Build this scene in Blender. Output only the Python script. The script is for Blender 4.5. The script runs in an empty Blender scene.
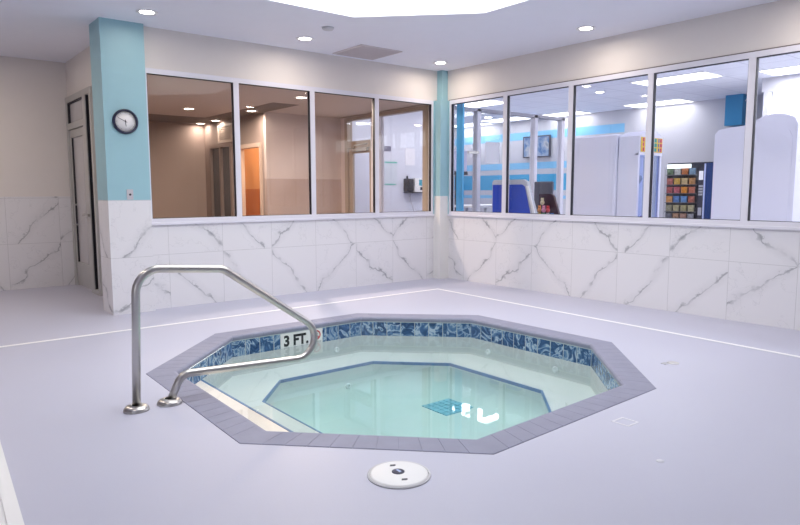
import bpy, bmesh, math, random
from mathutils import Vector, Matrix
random.seed(7)
S = bpy.context.scene
COL = S.collection
PI = math.pi

# ------------------------------------------------------------------ materials
def nodes(name):
    m = bpy.data.materials.new(name); m.use_nodes = True
    nt = m.node_tree; nt.nodes.clear()
    out = nt.nodes.new('ShaderNodeOutputMaterial')
    return m, nt, out
def bsdf(nt, out, color=(.8,.8,.8), rough=.5, metal=0., spec=.5):
    b = nt.nodes.new('ShaderNodeBsdfPrincipled')
    b.inputs['Base Color'].default_value = (*color, 1)
    b.inputs['Roughness'].default_value = rough
    b.inputs['Metallic'].default_value = metal
    b.inputs['Specular IOR Level'].default_value = spec
    nt.links.new(b.outputs[0], out.inputs[0])
    return b
def N(nt, kind, **kw):
    n = nt.nodes.new(kind)
    for k, v in kw.items(): setattr(n, k, v)
    return n
def M_(nt, op, a, b=None, c=None):
    n = nt.nodes.new('ShaderNodeMath'); n.operation = op
    for i, v in enumerate((a, b, c)):
        if v is None: continue
        if isinstance(v, (int, float)): n.inputs[i].default_value = v
        else: nt.links.new(v, n.inputs[i])
    return n.outputs[0]
def mixc(nt, fac, a, b):
    n = nt.nodes.new('ShaderNodeMix'); n.data_type = 'RGBA'
    if isinstance(fac, (int, float)): n.inputs[0].default_value = fac
    else: nt.links.new(fac, n.inputs[0])
    for i, v in ((6, a), (7, b)):
        if isinstance(v, tuple): n.inputs[i].default_value = (*v, 1)
        else: nt.links.new(v, n.inputs[i])
    return n.outputs[2]
def ramp(nt, fac, stops):
    r = nt.nodes.new('ShaderNodeValToRGB'); nt.links.new(fac, r.inputs[0])
    e = r.color_ramp.elements
    while len(e) < len(stops): e.new(.5)
    for el, (p, c) in zip(e, stops):
        el.position = p; el.color = (*c, 1) if len(c) == 3 else c
    return r.outputs[0]
def pos(nt):
    g = nt.nodes.new('ShaderNodeNewGeometry'); s = nt.nodes.new('ShaderNodeSeparateXYZ')
    nt.links.new(g.outputs['Position'], s.inputs[0])
    return g.outputs['Position'], s.outputs
def noise(nt, vec, scale, detail=3, rough=.5, dist=0.):
    n = nt.nodes.new('ShaderNodeTexNoise')
    n.inputs['Scale'].default_value = scale; n.inputs['Detail'].default_value = detail
    n.inputs['Roughness'].default_value = rough; n.inputs['Distortion'].default_value = dist
    if vec is not None: nt.links.new(vec, n.inputs['Vector'])
    return n.outputs['Fac']
def plain(name, color, rough=.5, metal=0., spec=.5, var=.05, scale=6., bump=0.):
    """paint / plastic / metal with slight tonal variation"""
    m, nt, out = nodes(name); b = bsdf(nt, out, color, rough, metal, spec)
    p, _ = pos(nt)
    f = noise(nt, p, scale, 4)
    d = tuple(max(0, c * (1 - var)) for c in color); l = tuple(min(1, c * (1 + var)) for c in color)
    nt.links.new(mixc(nt, f, d, l), b.inputs['Base Color'])
    if bump:
        bm = nt.nodes.new('ShaderNodeBump'); bm.inputs['Strength'].default_value = bump; bm.inputs['Distance'].default_value = .002
        nt.links.new(noise(nt, p, 140, 3), bm.inputs['Height']); nt.links.new(bm.outputs[0], b.inputs['Normal'])
    return m
def emit(name, color, strength):
    m, nt, out = nodes(name); e = nt.nodes.new('ShaderNodeEmission')
    e.inputs[0].default_value = (*color, 1); e.inputs[1].default_value = strength
    nt.links.new(e.outputs[0], out.inputs[0]); return m
def glass(name, tint=(.96,.97,.98), base=.04, rough=0.):
    m, nt, out = nodes(name)
    t = nt.nodes.new('ShaderNodeBsdfTransparent'); t.inputs[0].default_value = (*tint, 1)
    g = nt.nodes.new('ShaderNodeBsdfGlossy'); g.inputs['Roughness'].default_value = rough
    f = nt.nodes.new('ShaderNodeFresnel'); f.inputs[0].default_value = 1.5
    mx = nt.nodes.new('ShaderNodeMixShader')
    gm = nt.nodes.new('ShaderNodeNewGeometry')   # reflect on the outer face only (thin sheet)
    k = M_(nt, 'MULTIPLY', M_(nt, 'MINIMUM', M_(nt, 'MULTIPLY', f.outputs[0], base), 1.), M_(nt, 'SUBTRACT', 1., gm.outputs['Backfacing']))
    nt.links.new(k, mx.inputs[0]); nt.links.new(t.outputs[0], mx.inputs[1]); nt.links.new(g.outputs[0], mx.inputs[2])
    nt.links.new(mx.outputs[0], out.inputs[0]); return m

def marble(name, u0, w, zs):
    """large white marble-look tiles: thin grout, one or two grey diagonal veins per tile"""
    m, nt, out = nodes(name); b = bsdf(nt, out, (.8,.8,.8), .22, 0, .5)
    p, xyz = pos(nt)
    u = M_(nt, 'ADD', xyz[0], xyz[1])
    un = M_(nt, 'DIVIDE', M_(nt, 'SUBTRACT', u, u0), w)
    cu = M_(nt, 'FLOOR', un); fu = M_(nt, 'MULTIPLY', M_(nt, 'SUBTRACT', un, cu), w)
    row = M_(nt, 'GREATER_THAN', xyz[2], zs)
    row2 = M_(nt, 'GREATER_THAN', xyz[2], zs * 2)
    cr = M_(nt, 'ADD', row, row2)
    fz = M_(nt, 'SUBTRACT', xyz[2], M_(nt, 'MULTIPLY', cr, zs))
    cv = N(nt, 'ShaderNodeCombineXYZ'); nt.links.new(cu, cv.inputs[0]); nt.links.new(cr, cv.inputs[1])
    wn = N(nt, 'ShaderNodeTexWhiteNoise'); wn.noise_dimensions = '3D'; nt.links.new(cv.outputs[0], wn.inputs[0])
    rs = N(nt, 'ShaderNodeSeparateColor'); nt.links.new(wn.outputs['Color'], rs.inputs[0])
    r1, r2, r3 = rs.outputs
    # local coordinates centred on the tile, shifted per tile for the noise
    lc = N(nt, 'ShaderNodeCombineXYZ')
    nt.links.new(M_(nt, 'ADD', fu, M_(nt, 'MULTIPLY', r1, 37.)), lc.inputs[0])
    nt.links.new(M_(nt, 'ADD', fz, M_(nt, 'MULTIPLY', r2, 53.)), lc.inputs[1])
    nz = M_(nt, 'SUBTRACT', noise(nt, lc.outputs[0], 2.6, 3, .5), .5)
    nf = M_(nt, 'SUBTRACT', noise(nt, lc.outputs[0], 11., 4, .6), .5)
    warp = M_(nt, 'ADD', M_(nt, 'MULTIPLY', nz, .22), M_(nt, 'MULTIPLY', nf, .045))
    # direction of vein: +/- 55 degrees
    sgn = M_(nt, 'SUBTRACT', M_(nt, 'MULTIPLY', M_(nt, 'GREATER_THAN', r3, .42), 2.), 1.)
    cx = M_(nt, 'SUBTRACT', fu, w * .5); cz = M_(nt, 'SUBTRACT', fz, M_(nt, 'ADD', .18, M_(nt, 'MULTIPLY', r1, .22)))
    slope = M_(nt, 'ADD', .45, M_(nt, 'MULTIPLY', r2, .4))
    d = M_(nt, 'ADD', M_(nt, 'SUBTRACT', M_(nt, 'MULTIPLY', M_(nt, 'MULTIPLY', cx, sgn), slope), M_(nt, 'MULTIPLY', cz, .62)), warp)
    ad = M_(nt, 'ABSOLUTE', d)
    wid = M_(nt, 'ADD', .007, M_(nt, 'MULTIPLY', M_(nt, 'MAXIMUM', nf, 0.), .22))
    v1 = M_(nt, 'SUBTRACT', 1., M_(nt, 'MINIMUM', M_(nt, 'DIVIDE', ad, wid), 1.))
    fade = M_(nt, 'MAXIMUM', M_(nt, 'MINIMUM', M_(nt, 'MULTIPLY', M_(nt, 'ADD', noise(nt, lc.outputs[0], 4.5, 2), -.34), 4.5), 1.), 0.)
    v1 = M_(nt, 'MULTIPLY', v1, fade)
    # faint second vein system
    d2 = M_(nt, 'ABSOLUTE', M_(nt, 'SUBTRACT', noise(nt, lc.outputs[0], 2.6, 6, .6, .4), .5))
    v2 = M_(nt, 'SUBTRACT', 1., M_(nt, 'MINIMUM', M_(nt, 'DIVIDE', d2, .006), 1.))
    v2 = M_(nt, 'MULTIPLY', M_(nt, 'MULTIPLY', v2, .22), M_(nt, 'GREATER_THAN', r1, .3))
    halo = M_(nt, 'MULTIPLY', M_(nt, 'SUBTRACT', 1., M_(nt, 'MINIMUM', M_(nt, 'DIVIDE', ad, .07), 1.)), .12)
    v = M_(nt, 'MINIMUM', M_(nt, 'ADD', M_(nt, 'ADD', M_(nt, 'MULTIPLY', v1, .75), v2), halo), 1.)
    col = mixc(nt, v, (.79,.78,.81), (.30,.31,.34))
    # grout
    gu = M_(nt, 'LESS_THAN', M_(nt, 'MINIMUM', fu, M_(nt, 'SUBTRACT', w, fu)), .0025)
    gz = M_(nt, 'LESS_THAN', M_(nt, 'ABSOLUTE', M_(nt, 'SUBTRACT', xyz[2], zs)), .0025)
    gz2 = M_(nt, 'LESS_THAN', M_(nt, 'ABSOLUTE', M_(nt, 'SUBTRACT', xyz[2], zs * 2)), .0025)
    g = M_(nt, 'MAXIMUM', gu, M_(nt, 'MAXIMUM', gz, gz2))
    col = mixc(nt, M_(nt, 'MULTIPLY', g, .55), col, (.45,.45,.46))
    nt.links.new(col, b.inputs['Base Color'])
    return m

def pooltile(name):
    """glossy blue swirled square tiles, laid along UV (metres)"""
    m, nt, out = nodes(name); b = bsdf(nt, out, (.1,.2,.4), .12)
    uv = N(nt, 'ShaderNodeTexCoord').outputs['UV']
    s = N(nt, 'ShaderNodeSeparateXYZ'); nt.links.new(uv, s.inputs[0])
    un = M_(nt, 'DIVIDE', s.outputs[0], .145); cu = M_(nt, 'FLOOR', un); fu = M_(nt, 'SUBTRACT', un, cu)
    wn = N(nt, 'ShaderNodeTexWhiteNoise'); wn.noise_dimensions = '1D'; nt.links.new(cu, wn.inputs['W'])
    rs = N(nt, 'ShaderNodeSeparateColor'); nt.links.new(wn.outputs['Color'], rs.inputs[0])
    cv = N(nt, 'ShaderNodeCombineXYZ')
    nt.links.new(M_(nt, 'ADD', s.outputs[0], M_(nt, 'MULTIPLY', rs.outputs[0], 20.)), cv.inputs[0])
    nt.links.new(M_(nt, 'ADD', s.outputs[1], M_(nt, 'MULTIPLY', rs.outputs[1], 20.)), cv.inputs[1])
    n1 = noise(nt, cv.outputs[0], 5., 3, .5, 2.2)
    sw = M_(nt, 'FRACT', M_(nt, 'MULTIPLY', n1, 3.6))
    c = ramp(nt, sw, [(0., (.015,.04,.12)), (.3, (.04,.10,.25)), (.52, (.13,.24,.42)), (.70, (.50,.60,.70)), (.80, (.10,.20,.38)), (1., (.02,.05,.14))])
    tone = mixc(nt, M_(nt, 'MULTIPLY', rs.outputs[2], .35), c, (.08,.17,.34))
    e = M_(nt, 'MINIMUM', fu, M_(nt, 'SUBTRACT', 1., fu))
    g = M_(nt, 'LESS_THAN', e, .022)
    gz = M_(nt, 'GREATER_THAN', s.outputs[1], -.052)
    tone = mixc(nt, M_(nt, 'MAXIMUM', g, gz), tone, (.50,.55,.55))
    nt.links.new(tone, b.inputs['Base Color']); return m

def concrete_floor():
    m, nt, out = nodes('painted_deck'); b = bsdf(nt, out, (.6,.6,.65), .42)
    p, _ = pos(nt)
    a = noise(nt, p, 1.3, 5, .6); f = noise(nt, p, 90., 2, .6)
    c = mixc(nt, a, (.50,.505,.625), (.56,.565,.68))
    c = mixc(nt, M_(nt, 'MULTIPLY', f, .18), c, (.44,.45,.56))
    nt.links.new(c, b.inputs['Base Color'])
    nt.links.new(M_(nt, 'ADD', .36, M_(nt, 'MULTIPLY', a, .18)), b.inputs['Roughness'])
    bm = nt.nodes.new('ShaderNodeBump'); bm.inputs['Strength'].default_value = .15; bm.inputs['Distance'].default_value = .002
    nt.links.new(f, bm.inputs['Height']); nt.links.new(bm.outputs[0], b.inputs['Normal'])
    return m
def tilegrid(name, ca, cb, grout, w, rough=.4, axes=(0,1)):
    m, nt, out = nodes(name); b = bsdf(nt, out, ca, rough)
    p, xyz = pos(nt)
    gs = []
    cells = []
    for a in axes:
        v = xyz[a] if a != 'u' else M_(nt, 'ADD', xyz[0], xyz[1])
        q = M_(nt, 'DIVIDE', v, w); fl = M_(nt, 'FLOOR', q); fr = M_(nt, 'SUBTRACT', q, fl); cells.append(fl)
        gs.append(M_(nt, 'LESS_THAN', M_(nt, 'MINIMUM', fr, M_(nt, 'SUBTRACT', 1., fr)), .012))
    cv = N(nt, 'ShaderNodeCombineXYZ'); nt.links.new(cells[0], cv.inputs[0]); nt.links.new(cells[1], cv.inputs[1])
    wn = N(nt, 'ShaderNodeTexWhiteNoise'); nt.links.new(cv.outputs[0], wn.inputs[0])
    f = M_(nt, 'ADD', M_(nt, 'MULTIPLY', wn.outputs['Value'], .5), M_(nt, 'MULTIPLY', noise(nt, p, 9., 4), .5))
    c = mixc(nt, f, ca, cb); c = mixc(nt, M_(nt, 'MAXIMUM', *gs), c, grout)
    nt.links.new(c, b.inputs['Base Color']); return m

MARBLE_L = marble('marble_tile_back', -.309, .637, .605)
MARBLE_R = marble('marble_tile_side', -.478, .632, .595)
MARBLE_C = marble('marble_tile_recess', -2.65, .637, .61)
WALL = plain('warm_white_wall_paint', (.76,.715,.69), .6, var=.02, bump=.05)
CEIL = plain('ceiling_paint', (.87,.88,.965), .7, var=.015, bump=.05)
TRAYW = plain('skylight_shaft_paint', (.9,.9,.89), .7, var=.01)
DECK = concrete_floor()
LINE = plain('white_line_paint', (.90,.90,.92), .45, var=.03)
TEAL = plain('teal_wall_paint', (.32,.54,.61), .5, var=.03, bump=.05)
ALU = plain('white_aluminium', (.76,.75,.83), .35, .0, var=.02)
ALUG = plain('clear_anodised_aluminium', (.52,.51,.50), .38, .35, var=.03)
BLACK = plain('black_gasket', (.012,.012,.02), .5)
GLASS = glass('window_glass', (.95,.955,.965), 1.1)
GLASSB = glass('bronze_window_glass', (.92,.89,.87), 1.1)
STEEL = plain('brushed_stainless_steel', (.54,.525,.51), .30, 1., var=.06, scale=30)
COPING = plain('grey_coping_paver', (.265,.27,.365), .6, var=.12, scale=9, bump=.2)
COPJ = plain('coping_joint', (.225,.225,.305), .8)
PTILE = pooltile('blue_swirl_waterline_tile')
PLASTER = plain('pool_plaster', (.62,.63,.62), .6, var=.03)
BTRIM = plain('blue_mosaic_trim', (.05,.16,.36), .3, var=.25, scale=25)
WHITEP = plain('white_plastic', (.86,.86,.87), .4, var=.02)
GREYP = plain('grey_plastic', (.42,.42,.45), .45)
DARKP = plain('dark_plastic', (.03,.03,.04), .45)
SIGNW = plain('white_ceramic_marker', (.80,.80,.79), .25, var=.02)
INK = plain('black_glaze', (.012,.012,.015), .4)
RED = plain('red_glaze', (.60,.05,.06), .4)
NAVY = plain('navy_plastic', (.015,.02,.07), .3)
VENTM = plain('vent_grey_metal', (.68,.63,.65), .5)

# ------------------------------------------------------------------ mesh helpers
def link(name, me, mat=None, parent=None):
    o = bpy.data.objects.new(name, me); COL.objects.link(o)
    if mat is not None:
        for mm in (mat if isinstance(mat, (list, tuple)) else [mat]): me.materials.append(mm)
    if parent is not None:
        o.parent = parent
    return o
def tag(o, label=None, cat=None, group=None, kind=None):
    if label: o['label'] = label
    if cat: o['category'] = cat
    if group: o['group'] = group
    if kind: o['kind'] = kind
    return o
def empty(name, loc=(0,0,0), rz=0., **kw):
    o = bpy.data.objects.new(name, None); COL.objects.link(o)
    o.location = loc; o.rotation_euler = (0,0,rz); o.empty_display_size = .1
    return tag(o, **kw)
class MB:
    def __init__(s): s.bm = bmesh.new()
    def box(s, x0, x1, y0, y1, z0, z1, bev=0.):
        b2 = bmesh.new() if bev else s.bm
        vs = [b2.verts.new((x, y, z)) for x in (min(x0,x1), max(x0,x1)) for y in (min(y0,y1), max(y0,y1)) for z in (min(z0,z1), max(z0,z1))]
        for f in ((0,1,3,2),(4,6,7,5),(0,4,5,1),(2,3,7,6),(0,2,6,4),(1,5,7,3)): b2.faces.new([vs[i] for i in f])
        if bev:
            bmesh.ops.bevel(b2, geom=b2.edges[:], offset=bev, segments=2, affect='EDGES', profile=.5)
            s._merge(b2)
        return s
    def _merge(s, b2, mtx=None):
        if mtx is not None: bmesh.ops.transform(b2, matrix=mtx, verts=b2.verts[:])
        mp = {}
        for v in b2.verts: mp[v] = s.bm.verts.new(v.co)
        for f in b2.faces:
            try:
                nf = s.bm.faces.new([mp[v] for v in f.verts]); nf.smooth = f.smooth
            except ValueError: pass
        b2.free()
    def prism(s, pts, z0, z1):
        lo = [s.bm.verts.new((x, y, z0)) for x, y in pts]; hi = [s.bm.verts.new((x, y, z1)) for x, y in pts]
        n = len(pts)
        s.bm.faces.new(hi); s.bm.faces.new(lo[::-1])
        for i in range(n): s.bm.faces.new((lo[i], lo[(i+1)%n], hi[(i+1)%n], hi[i]))
        return s
    def extrude(s, pts3, d):
        """closed polygon of 3D points pushed along vector d"""
        d = Vector(d)
        lo = [s.bm.verts.new(Vector(p)) for p in pts3]; hi = [s.bm.verts.new(Vector(p)+d) for p in pts3]
        n = len(pts3); s.bm.faces.new(hi); s.bm.faces.new(lo[::-1])
        for i in range(n): s.bm.faces.new((lo[i], lo[(i+1)%n], hi[(i+1)%n], hi[i]))
        return s
    def lathe(s, prof, mtx=None, seg=32, smooth=True):
        """profile of (r,z) revolved about z"""
        b2 = bmesh.new(); rings = []
        for r, z in prof:
            if r < 1e-6: rings.append([b2.verts.new((0,0,z))])
            else: rings.append([b2.verts.new((r*math.cos(2*PI*k/seg), r*math.sin(2*PI*k/seg), z)) for k in range(seg)])
        for a, b in zip(rings, rings[1:]):
            for k in range(seg):
                k2 = (k+1) % seg
                vs = [a[k % len(a)], a[k2 % len(a)], b[k2 % len(b)], b[k % len(b)]]
                u = []
                for v in vs:
                    if v not in u: u.append(v)
                if len(u) > 2:
                    f = b2.faces.new(u); f.smooth = smooth
        s._merge(b2, mtx); return s
    def tube(s, path, r, seg=16, cap=True):
        path = [Vector(p) for p in path]; n = len(path); rings = []
        up = None
        for i, p in enumerate(path):
            t = (path[min(i+1, n-1)] - path[max(i-1, 0)]).normalized()
            if up is None:
                up = t.orthogonal().normalized()
            else:
                up = (up - t * up.dot(t)).normalized()
            w = t.cross(up)
            rr = r[i] if isinstance(r, (list, tuple)) else r
            rings.append([s.bm.verts.new(p + (up*math.cos(2*PI*k/seg) + w*math.sin(2*PI*k/seg))*rr) for k in range(seg)])
        for a, b in zip(rings, rings[1:]):
            for k in range(seg):
                f = s.bm.faces.new((a[k], a[(k+1)%seg], b[(k+1)%seg], b[k])); f.smooth = True
        if cap:
            s.bm.faces.new(rings[0][::-1]); s.bm.faces.new(rings[-1])
        return s
    def ball(s, c, r, sub=2, scale=(1,1,1), rot=None):
        b2 = bmesh.new(); bmesh.ops.create_icosphere(b2, subdivisions=sub, radius=r)
        for f in b2.faces: f.smooth = True
        m = Matrix.Translation(c) @ (rot or Matrix.Identity(4)) @ Matrix.Diagonal((*scale, 1))
        s._merge(b2, m); return s
    def build(s, name, mat, parent=None, normals=True):
        if normals: bmesh.ops.recalc_face_normals(s.bm, faces=s.bm.faces[:])
        me = bpy.data.meshes.new(name); s.bm.to_mesh(me); s.bm.free()
        o = link(name, me, mat, parent)
        if parent is not None:
            o.matrix_parent_inverse = parent_matrix(parent).inverted()
        return o
def parent_matrix(o):
    m = o.matrix_parent_inverse @ Matrix.LocRotScale(o.location, o.rotation_euler, o.scale) if o.parent else Matrix.LocRotScale(o.location, o.rotation_euler, o.scale)
    return parent_matrix(o.parent) @ m if o.parent else m
def struct(name, mb, mat, parent=None):
    o = mb.build(name, mat, parent)
    if parent is None: o['kind'] = 'structure'
    return o
def text_mesh(name, txt, mat, parent, x0, x1, z0, z1, y, bold=.0, stretch=True):
    """flat raised lettering facing -y, fitted into the box x0..x1, z0..z1 at plane y"""
    cu = bpy.data.curves.new(name, 'FONT'); cu.body = txt; cu.extrude = .0; cu.offset = bold; cu.size = 1.
    to = bpy.data.objects.new(name, cu); COL.objects.link(to)
    dg = bpy.context.evaluated_depsgraph_get(); dg.update()
    me = bpy.data.meshes.new_from_object(to.evaluated_get(dg)); bpy.data.objects.remove(to)
    xs = [v.co.x for v in me.vertices]; ys = [v.co.y for v in me.vertices]
    ax, bx_, ay, by = min(xs), max(xs), min(ys), max(ys)
    for v in me.vertices:
        u = (v.co.x-ax)/(bx_-ax); w = (v.co.y-ay)/(by-ay)
        v.co = (x0+u*(x1-x0), y, z0+w*(z1-z0))
    me.materials.clear()
    o = link(name, me, mat, parent); o.matrix_parent_inverse = parent_matrix(parent).inverted()
    return o

# ------------------------------------------------------------------ camera
cam = bpy.data.cameras.new('camera'); camo = bpy.data.objects.new('camera', cam); COL.objects.link(camo)
cam.sensor_width = 36; cam.lens = 648.43*36/800; cam.clip_start = .05
pitch, yaw, roll = .1088, .6764, -.0017
fw = Vector((math.cos(pitch)*math.sin(yaw), math.cos(pitch)*math.cos(yaw), -math.sin(pitch)))
r = Vector((math.cos(yaw), -math.sin(yaw), 0)); u = r.cross(fw)
r2 = math.cos(roll)*r + math.sin(roll)*u; u2 = -math.sin(roll)*r + math.cos(roll)*u
mm = Matrix((r2, u2, -fw)).transposed().to_4x4(); mm.translation = (-6.6396, -7.2565, 1.2972)
camo.matrix_world = mm
S.camera = camo

H = 3.05
CX, CY = -3.515, -3.382
TUB = [(-5.262,-4.21),(-4.342,-5.135),(-2.708,-5.065),(-1.781,-4.125),(-1.784,-2.525),(-2.712,-1.626),(-4.303,-1.626),(-5.222,-2.575)]
def tubo(d):
    """outline of the tub moved inwards by d"""
    n = len(TUB); L = []
    for i in range(n):
        a, b = Vector(TUB[i]), Vector(TUB[(i+1)%n]); t = (b-a).normalized(); nn = Vector((-t.y, t.x))
        L.append((a+nn*d, t))
    res = []
    for i in range(n):
        (p, t), (q, w) = L[i-1], L[i]
        k = ((q-p).x*w.y - (q-p).y*w.x) / (t.x*w.y - t.y*w.x)
        v = p + t*k; res.append((v.x, v.y))
    return res
def octa(d, half=None, cut=.925, cx=CX, cy=CY):
    if half is None: return tubo(d)
    h = half - d; c = cut - .5858*d
    return [(cx+a, cy+b) for a, b in ((-h, -h+c), (-h+c, -h), (h-c, -h), (h, -h+c), (h, h-c), (h-c, h), (-h+c, h), (-h, h-c))]

# ------------------------------------------------------------------ shell of the pool room
def plate_with_hole(outer, hole, z0, z1):
    """plate over rectangle `outer` with an octagonal hole"""
    mb = MB(); bm = mb.bm
    (x0, x1, y0, y1) = outer
    def ring(z):
        o = [bm.verts.new((x, y, z)) for x, y in ((x0,y0),(x1,y0),(x1,y1),(x0,y1))]
        h = [bm.verts.new((x, y, z)) for x, y in hole]
        return o, h
    ot, ht = ring(z1); ob, hb = ring(z0)
    # hole order: 0 left-low,1 bottom-left,2 bottom-right,3 right-low,4 right-up,5 top-right,6 top-left,7 left-up
    def faces(o, h):
        for f in ((o[0],o[1],h[2],h[1]), (o[1],h[3],h[2]), (o[1],o[2],h[4],h[3]), (o[2],h[5],h[4]), (o[2],o[3],h[6],h[5]), (o[3],h[7],h[6]), (o[3],o[0],h[0],h[7]), (o[0],h[1],h[0])):
            bm.faces.new(f)
    faces(ot, ht); faces(ob, hb)
    for k in range(8): bm.faces.new((ht[k], ht[(k+1)%8], hb[(k+1)%8], hb[k]))
    for k in range(4): bm.faces.new((ot[k], ot[(k+1)%4], ob[(k+1)%4], ob[k]))
    return mb
XW, YB, YF = -11.0, -9.6, 2.68
struct('floor', plate_with_hole((XW, 0.12, YB, 0.0), octa(.03), -.12, 0), DECK)
struct('floor_recess', MB().box(XW, -4.39, 0, YF, -.12, 0), DECK)
TH = octa(0, 1.68, .93, -3.51, -3.355)
struct('ceiling', plate_with_hole((XW, 0.12, YB, 0.12), TH, H, H+.1), CEIL)
struct('ceiling_recess', MB().box(XW, -4.39, .12, YF+.12, H, H+.1), CEIL)
# octagonal skylight tray
mb = MB()
tin, tout = TH, octa(-.06, 1.68, .93, -3.51, -3.355)
for k in range(8):
    a, b2 = tin[k], tin[(k+1)%8]; c, d = tout[(k+1)%8], tout[k]
    mb.prism([a, b2, c, d], H+.1, H+.62)
struct('trim_1', mb, TRAYW)
sky = empty('skylight', (CX, CY, H+.6), label='bright octagonal skylight in the ceiling above the hot tub', cat='skylight')
SKYM = emit('skylight_diffuser', (.98, .992, .985), 4.0)
mb = MB(); mb.prism(octa(.003, 1.68, .93, -3.51, -3.355), H+.58, H+.6); mb.build('diffuser', SKYM, sky)

# back wall (L), in plane y = 0
SILL, HEAD = .965, 2.618
struct('wall_back', MB().box(-4.5, -.0, 0, .12, HEAD, H).box(-4.42, -4.335, .0, .12, 0, HEAD), WALL)
struct('wall_back_lower', MB().box(-4.335, 0, 0, .12, 0, SILL), MARBLE_L)
# side wall (R), plane x = 0
struct('wall_right', MB().box(0, .12, YB, 0, HEAD, H).box(0, .12, YB, -5.5, SILL, HEAD), WALL)
struct('wall_right_lower', MB().box(0, .12, YB, 0, 0, SILL), MARBLE_R)
# recess
TW = 1.24
struct('wall_recess', MB().box(XW, -4.39, YF, YF+.12, TW, H), WALL)
struct('wall_recess_lower', MB().box(XW, -4.39, YF, YF+.12, 0, TW), MARBLE_C)
struct('wall_return', MB().box(-4.51, -4.39, .12, 1.36, TW, H).box(-4.51, -4.39, 1.36, YF, 2.575, H), WALL)
struct('wall_return_lower', MB().box(-4.51, -4.39, .12, 1.36, 0, TW), MARBLE_C)
# walls behind the camera, with an opening added at left for fill daylight
struct('wall_rear', MB().box(XW, .12, YB-.12, YB, 0, H), WALL)
lw = MB().box(XW-.12, XW, YB, YF, 0, .7).box(XW-.12, XW, YB, YF, 2.7, H)
ys = [YB, -9.0, -7.4, YF]
for k in range(0, len(ys), 2): lw.box(XW-.12, XW, ys[k], ys[k+1], .7, 2.7)
struct('wall_left', lw, WALL)

# columns
def column(name, x0, x1, y0, y1, zt, mtile):
    e = empty(name, ((x0+x1)/2, y0, 0), kind='structure')
    MB().box(x0, x1, y0, y1, zt, H).build('painted_shaft', TEAL, e)
    MB().box(x0, x1, y0, y1, 0, zt).build('tile_base', mtile, e)
    return e
column('column_1', -4.772, -4.336, -.095, .30, 1.213, marble('marble_tile_column', -4.9, .80, .604))
e = empty('column_2', (-.1,-.1,0), kind='structure')
MB().box(-.11, 0, -.11, 0, HEAD, H).build('painted_shaft', TEAL, e)
MB().box(-.175, 0, -.15, 0, 1.232, HEAD).box(-.20, -.17, -.02, 0, SILL, HEAD).box(-.02, 0, -.175, -.15, SILL, HEAD).build('painted_lower_shaft', TEAL, e)
MB().box(-.175, 0, -.15, 0, 0, 1.232).build('tile_base', plain('pale_marble_corner', (.79,.78,.77), .25, var=.03), e)

# ------------------------------------------------------------------ window bays
def bay(n, wall, u0, u1, z0, z1, gl, hw=.033, sill=True, d0=-.022):
    """one glazed bay: frame bars, black gasket lining, pane; u along the wall, d through it"""
    def P(a0, a1, b0, b1, c0, c1, mb):
        if wall == 'L': mb.box(a0, a1, b0, b1, c0, c1)
        else: mb.box(b0, b1, a0, a1, c0, c1)
    e = empty('window_%d' % n, ((u0+u1)/2, 0, z0) if wall == 'L' else (0, (u0+u1)/2, z0), kind='structure')
    f = MB(); t = .055
    P(u0, u0+hw, d0, .05, z0, z1, f); P(u1-hw, u1, d0, .05, z0, z1, f)
    P(u0+hw, u1-hw, d0, .05, z1-t, z1, f); P(u0+hw, u1-hw, d0, .05, z0, z0+.042, f)
    f.build('window_frame', ALU, e)
    g = MB(); q = .006; a, b, c, d = u0+hw, u1-hw, z0+.042, z1-t
    P(a, a+q, -.012, .03, c, d, g); P(b-q, b, -.012, .03, c, d, g); P(a+q, b-q, -.012, .03, d-q, d, g)
    P(a+q, b-q, .012, .03, c, c+q, g)
    g.build('gasket', BLACK, e)
    p = MB(); P(a+q, b-q, .020, .024, c+q, d-q, p); p.build('pane', gl, e)
    return e
n = 1
for a, b in ((-4.335, -3.28), (-3.28, -2.25), (-2.25, -1.23), (-1.23, -.20)):
    bay(n, 'L', a, b, SILL, HEAD, GLASSB); n += 1
for a, b in ((-1.255, -.175), (-2.31, -1.255), (-3.35, -2.31), (-4.40, -3.35), (-5.5, -4.40)):
    bay(n, 'R', a, b, SILL, HEAD, GLASS); n += 1
# thin dark shadow gap / sill lips
struct('trim_2', MB().box(-4.335, -.175, -.032, 0, SILL-.03, SILL, .004), ALU)
struct('trim_3', MB().box(-.032, 0, -5.5, -.15, SILL-.03, SILL, .004), ALU)

struct('trim_9', MB().box(-.012, 0, -5.5, -.15, HEAD, HEAD+.012), plain('painted_shadow_gap', (.16,.13,.13), .7))  # dark strip painting the shade in the gap above the frames
# ------------------------------------------------------------------ floor paint lines
lines = MB()
lines.extrude([(-8.5,-.99,.001),(-.838,-.842,.001),(-.838,-.892,.001),(-8.5,-1.040,.001)], (0,0,.0015))
lines.extrude([(-.838,-.842,.001),(-1.17,-8.0,.001),(-1.22,-8.0,.001),(-.888,-.892,.001)], (0,0,.0015))
o = lines.build('floor_line', LINE); tag(o, 'thin white painted line running around the deck near the walls', 'floor line')
# white kerb at the left foreground
k = empty('trim_4', (-6.28,-4.2,0), kind='structure')
def strip(x_off0, x_off1, z0, z1, mb):
    a = Vector((-6.215, -3.2, 0)); b = Vector((-6.30, -4.9, 0)); t = (b-a).normalized(); nrm = Vector((t.y, -t.x, 0))
    if nrm.x > 0: nrm = -nrm
    pts = [a+nrm*x_off0, b+nrm*x_off0, b+nrm*x_off1, a+nrm*x_off1]
    mb.extrude([(p.x, p.y, z0) for p in pts], (0,0,z1-z0)); return mb
strip(0, .10, 0, .008, MB()).build('kerb_edge', WHITEP, k)
strip(.035, .055, .008, .014, MB()).build('kerb_ridge', WHITEP, k)

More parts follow.
